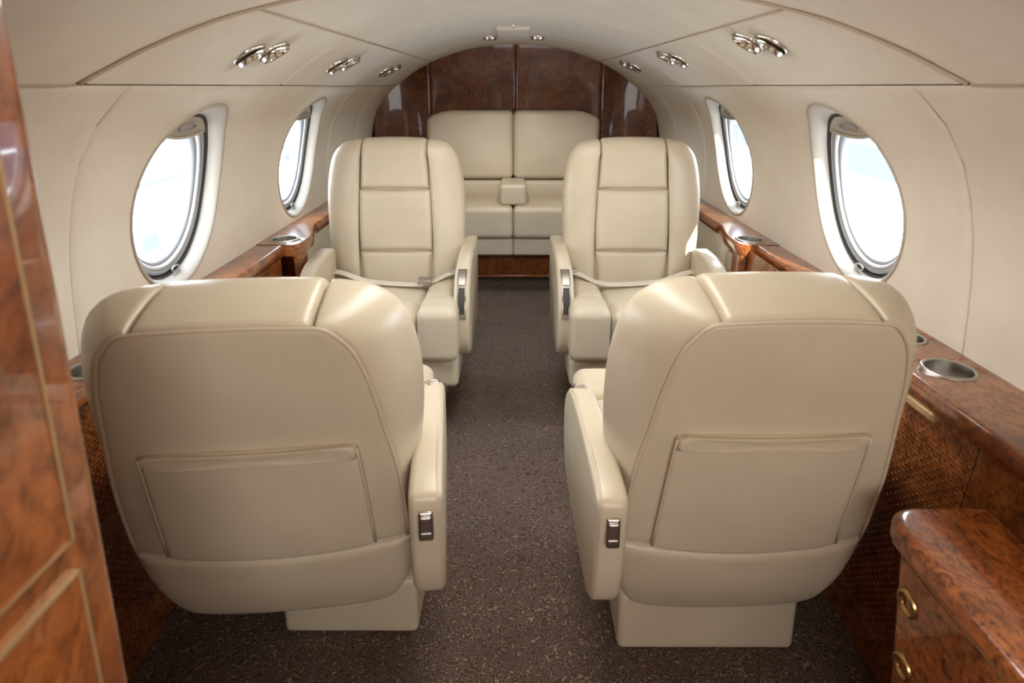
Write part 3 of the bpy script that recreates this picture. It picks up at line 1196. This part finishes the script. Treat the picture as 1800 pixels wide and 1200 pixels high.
    pd = pocket_drop
    pl = [(-.157, .602 - pd), (-.160, .55 - pd), (-.164, .46), (-.169, .352)]
    pb = [(x, seam_z(x) + .004) for x in np.linspace(-.169, .169, 15)[1:-1]]
    pt_ = [(x, .604 - pd + .002 * (1 - (x / .15) ** 2)) for x in np.linspace(.157, -.157, 13)[1:-1]]
    pr = [(-x, z) for x, z in reversed(pl)]
    po = [fin((x, rear_y(x) - .008, z)) for x, z in pl + pb + pr + pt_]
    pk = fan(po, (0, -1, 0), .010, .005, .010).build('rear_pocket', LEATHER, t)
    band = [(-.1555, .600 - pd), (-.157, .577 - pd)] + [(x, .576 - pd) for x in np.linspace(-.145, .145, 9)] + [(.157, .577 - pd), (.1555, .600 - pd)] + [(x, .604 - pd) for x in np.linspace(.145, -.145, 9)]
    fan([fin((x, rear_y(x) - .012, z)) for x, z in band], (0, -1, 0), .007, .006, .006).build('pocket_hem', LEATHER, pk)
    for sg in (-1, 1):
        sd_ = [(sg * x, z) for x, z in ((.168, .355), (.166, .40), (.162, .50), (.159, .57 - pd), (.157, .598 - pd))]
        MB().tube([fin((x, rear_y(x) - .011, z)) for x, z in sd_], .0022, 6).build('pocket_piping', PIPING, pk)

    # seat
    ys0 = .18
    puffy(-.128, .128, ys0, .44, .30, .425, .02, .014, 'seat_cushion', LEATHER, t, 'z')
    for sg in (-1, 1):
        a, b = sorted((sg * .130, sg * .238))
        puffy(a, b, ys0, .427, .29, .448, .030, .006, 'seat_bolster', LEATHER, t, 'z')
        a, b = sorted((sg * .128, sg * .258))
        puffy(a, b, .420, .578, .275, .452, .030, .005, 'thigh_pad', LEATHER, t, 'z')
    puffy(-.128, .128, .428, .571, .275, .438, .028, .006, 'front_cushion', LEATHER, t, 'z')
    puffy(-.254, .254, .34, .540, .175, .272, .020, .004, 'front_skirt', LEATHER, t, 'y')
    MB().rbox(-.205, .205, .22, .50, .135, .29, .02).build('seat_pan', LEATHER_D, t)
    b0, b1, by = base
    MB().rbox(b0, b1, by, by + .33, .0, .135, .014, 4).build('base', LEATHER, t).rotation_euler = (0, 0, -rz if abs(rz) < 1 else 0)
    MB().rbox(b0 + .004, b1 - .004, by + .03, by + .30, .0, .012, .002).build('floor_rail', DARK, t).rotation_euler = (0, 0, -rz if abs(rz) < 1 else 0)

    # armrests
    dz = arm_dz
    ol = catmull([(.003, .33), (-.015, .42), (-.025, .485 + dz), (-.002, .508 + dz), (.09, .512 + dz), (.25, .508 + dz), (.355, .495 + dz), (.435, .462 + dz), (.487, .408 + dz * .6), (.490, .33), (.462, .268), (.40, .245), (.25, .245), (.10, .252), (.035, .272)], 5, closed=True)
    ol_in = ol
    for sg in (-1, 1):
        inb = sg == aisle
        xc = sg * ((.258 if kz == 1 else .264) if inb else .243)
        ol = ol_in.copy()
        if not inb:          # the wall-side armrest is shorter
            ol[:, 0] = np.maximum(ol[:, 0], -.048) * .62 + .205
        ar = slab(ol, xc - .027, xc + .027, .013).build('armrest', LEATHER, t)
        # seam stitched along the outer rim
        t_ = np.roll(ol, -1, 0) - np.roll(ol, 1, 0)
        MB().tube([(xc + sg * .0185, p[0], p[1]) for p in (ol - (ol - ol.mean(0)) * .018)], .0035, 6, closed=True).build('armrest_piping', PIPING, ar)
        if not inb:
            continue
        # release button at the rear end
        MB().rbox(xc - .0115, xc + .0115, -.030, -.010, .425 + dz, .478 + dz, .004).build('button_plate', CHROME, ar)
        MB().rbox(xc - .009, xc + .009, -.034, -.024, .445 + dz, .472 + dz, .003).build('release_button', STEEL, ar)
        MB().rbox(xc - .009, xc + .009, -.0315, -.024, .432 + dz, .442 + dz, .002).build('button_recess', STEEL, ar)
        # recessed lever on the sloping front, following its curve
        nrm = np.stack([t_[:, 1], -t_[:, 0]], 1)
        nrm /= np.linalg.norm(nrm, axis=1, keepdims=True)
        if np.dot(nrm[35], [1, 1]) < 0:
            nrm = -nrm
        for part, f0, f1, hw, h0, h1, mt in (('lever_frame', 32.2, 42.0, .0165, -.002, .003, CHROME), ('lever', 32.9, 36.3, .0125, .001, .008, STEEL), ('lever_recess', 36.8, 41.3, .0115, .001, .0042, DARK)):
            rows = []
            for f in np.linspace(f0, f1, 7):
                i, q = int(f), f - int(f)
                p = ol[i] * (1 - q) + ol[i + 1] * q
                nn = nrm[i] * (1 - q) + nrm[i + 1] * q
                lo, hi = p + nn * h0, p + nn * h1
                rows.append([(xc - hw, *lo), (xc - hw + .002, *hi), (xc + hw - .002, *hi), (xc + hw, *lo)])
            mm = MB().grid(rows, cv=True)
            mm.add(rows[0], [(0, 1, 2, 3)])
            mm.add(rows[-1], [(3, 2, 1, 0)])
            mm.build(part, mt, ar, autosmooth=30)
    # the whole chair stands a little taller than it was drawn
    for o in t.children_recursive:
        o.data.transform(Matrix.Diagonal((1 if o.name.startswith(('base', 'floor')) else wide, 1, 1.063, 1)))
        if lift and not o.name.startswith(('base', 'floor')):      # seat raised on its pedestal
            for v in o.data.vertices:
                v.co.z += lift * (1 - v.co.z / .92)
    return t


def ribbon(path, width, thick, name, mat, parent, side=(0, 1, 0)):
    """strap: flat webbing along a path, its width pointing along side"""
    P = [np.array(p, float) for p in path]
    rows = []
    for i, p in enumerate(P):
        a, b = P[max(i - 1, 0)], P[min(i + 1, len(P) - 1)]
        tg = (b - a) / np.linalg.norm(b - a)
        s = np.array(side, float)
        s = s - tg * np.dot(s, tg)
        s /= np.linalg.norm(s)
        n = np.cross(tg, s)
        rows.append([p + s * width / 2 + n * thick / 2, p - s * width / 2 + n * thick / 2, p - s * width / 2 - n * thick / 2, p + s * width / 2 - n * thick / 2])
    m = MB().grid(rows, cv=True)
    m.add(rows[0], [(0, 1, 2, 3)])
    m.add(rows[-1], [(3, 2, 1, 0)])
    return m.build(name, mat, parent, smooth=False)


near_l = chair('club_chair', 'beige leather club chair seen from behind, left of the aisle nearest the camera', (-.411, .832, 0), R(6), 1, wide=1.045, lift=.036, pocket_drop=.018, base=(-.097, .201, .266))
near_r = chair('club_chair', 'beige leather club chair seen from behind, right of the aisle nearest the camera', (.420, .870, 0), R(1), -1, base=(-.195, .185, .189))
far_l = chair('club_chair', 'beige leather club chair facing the camera, left of the aisle in front of the divan', (-.450, 2.41, 0), R(180), -1, wide=1.04, kz=1.26, lean=.10, arm_dz=.045, base=(-.19, .19, .2))
far_r = chair('club_chair', 'beige leather club chair facing the camera, right of the aisle with sun on its side', (.455, 2.41, 0), R(180), 1, wide=1.04, kz=1.26, lean=.10, arm_dz=.045, base=(-.19, .19, .2))
for ch, sg in ((far_l, -1), (far_r, 1)):
    # lap belt lying over the seat: sg = aisle side in the chair's own frame
    z = .455
    path = catmull([(sg * .232, .225, .503), (sg * .20, .245, .497), (sg * .15, .28, .482), (sg * .09, .295, .476), (0, .285, .476), (-sg * .10, .26, .478), (-sg * .19, .225, .495), (-sg * .23, .215, .50)], 6)
    bl = ribbon(path, .042, .003, 'lap_belt', BELT, ch)
    MB().rbox(sg * .232 - .018, sg * .232 + .018, .205, .240, .498, .514, .005).build('belt_anchor', STEEL, bl)
    if ch is far_l:
        MB().rbox(sg * .125 - .026, sg * .125 + .026, .262, .312, .474, .496, .005).build('buckle', STEEL, bl)
# wire loop standing on the left near armrest
lp = [( .250 + .016 * math.cos(a), 0.375, .528 + .016 * max(0, math.sin(a)) ** .6) for a in np.linspace(0, math.pi, 12)]
MB().tube(lp, .0025, 6).build('wire_loop', BEZEL, near_l)

# ------------------------------------------------------------------ tall burl cabinet on the near left
cb = empty('galley_cabinet', (0, 0, 0))
tag(cb, 'tall glossy burl wood cabinet with gold inlay lines at the near left edge', 'cabinet')
YE = .50


def cab_x(z):
    return -.389


zs = np.linspace(0, 1.30, 12)
rows = []
for z in zs:
    x = cab_x(z)
    row = [(x - (.20 if z < 1.1 else .05), Y0 + .05, z), (x, Y0 + .05, z), (x, 0, z), (x, YE - .02, z)]
    for k in range(1, 7):
        a = R(90) * k / 6
        row.append((x - .02 * (1 - math.cos(a)), YE - .02 + .02 * math.sin(a), z))
    lim = -(wx(min(z, 1.18)) - .004) + CX if z < 1.17 else -.60
    row.append((max(lim, x - (.20 if z < 1.1 else .05)), YE, z))
    rows.append(row)
MB().grid(rows).build('body', BURL_L, cb, autosmooth=50)


def cab_panel(y0, y1, z0, z1, name, mat, parent, th=.003, r=.0):
    vs = [[(cab_x(z) + th, y, z) for y in (y0, y1)] for z in np.linspace(z0, z1, 5)]
    m = MB().grid(vs)
    for e in (0, 1):
        m.grid([[(cab_x(z) + h, (y0, y1)[e], z) for h in (-.002, th)] for z in np.linspace(z0, z1, 5)])
    for zz in (z0, z1):
        m.grid([[(cab_x(zz) + h, y, zz) for h in (-.002, th)] for y in (y0, y1)])
    return m.build(name, mat, parent, smooth=False)


dr = cab_panel(Y0 + .1, .450, .801, 1.285, 'door', BURL_L, cb, .004)
cab_panel(.4486, .4506, .799, 1.287, 'inlay', GOLDLINE, dr, .0062)
cab_panel(Y0 + .1, .450, .7995, .8015, 'inlay', GOLDLINE, dr, .0062)
dw = cab_panel(Y0 + .1, .450, .32, .767, 'drawer', BURL_L, cb, .004)
cab_panel(.4486, .4506, .318, .769, 'inlay', GOLDLINE, dw, .0062)
cab_panel(Y0 + .1, .450, .7665, .7685, 'inlay', GOLDLINE, dw, .0062)

# ------------------------------------------------------------------ drawer cabinet on the near right
dc = empty('drawer_cabinet', (0, 0, 0))
tag(dc, 'low burl wood drawer cabinet with round brass pulls at the near right corner', 'cabinet')
ZT, YA = .537, .835


def dc_x(z, y=0.7):
    return .588 + .082 * (ZT - z) - .02 * (YA - y)


def plan(z, ins, back=.745):
    """plan outline of the cabinet at height z, aft corner rounded"""
    out = []
    x = dc_x(z) + ins
    out.append((dc_x(z, Y0) + ins, Y0 + .02))
    out.append((x - .006, YA - .35))
    cr = .045
    for k in range(9):
        a = R(90) * k / 8
        out.append((x + cr * (1 - math.cos(a)), YA - ins - cr + cr * math.sin(a)))
    out.append((max(back, x + .06), YA - ins))
    out.append((max(back, x + .06), Y0 + .02))
    return out


rows = [[(x, y, z) for x, y in plan(z, .010)] for z in (0, .1, .2, .3, .4, ZT - .035)]
MB().grid(rows, cv=True).build('body', BURL_R, dc, autosmooth=50)
rows = []
for k in range(7):
    a = R(90) * k / 6
    rows.append([(x, y, ZT - .014 * (1 - math.sin(a))) for x, y in plan(ZT, .014 * (1 - math.cos(a)))])
rows = [[(x, y, ZT - .036) for x, y in plan(ZT, .006)], [(x, y, ZT - .032) for x, y in plan(ZT, 0)]] + rows
m = MB().grid(rows, cv=True)
m.add(rows[-1], [tuple(range(len(rows[-1])))])
m.build('top_board', BURL_R, dc, autosmooth=50)


def dc_panel(y0, y1, z0, z1, name, mat, parent, th=.004):
    zz = np.linspace(z0, z1, 4)
    f = lambda h, y, z: (dc_x(z, y) + .010 - h, y, z)
    m = MB().grid([[f(th, y, z) for y in np.linspace(y0, y1, 3)] for z in zz])
    for y in (y0, y1):
        m.grid([[f(h, y, z) for h in (-.002, th)] for z in zz])
    for z in (z0, z1):
        m.grid([[f(h, y, z) for h in (-.002, th)] for y in (y0, y1)])
    return m.build(name, mat, parent, smooth=False)


dc_panel(-.8, .81, .487, .491, 'gold_line', GOLDLINE, dc, .005)
for z0, z1, zc in ((.362, .482, .418), (.236, .357, .299), (.11, .231, .175)):
    d = dc_panel(.0, .788, z0, z1, 'drawer', BURL_R, dc)
    c = (dc_x(zc, .765) + .006, .765, zc)
    h = MB().lathe([(.012, .0005), (.014, .004), (.018, .006), (.021, .003), (.0215, -.002)], c, axis=(-1, 0, -.08), n=28).build('pull_ring', BRASS, d)
    MB().lathe([(.0145, .003), (.012, -.001), (.001, -.002)], c, axis=(-1, 0, -.08), n=24).build('pull_cup', BRASS, d)
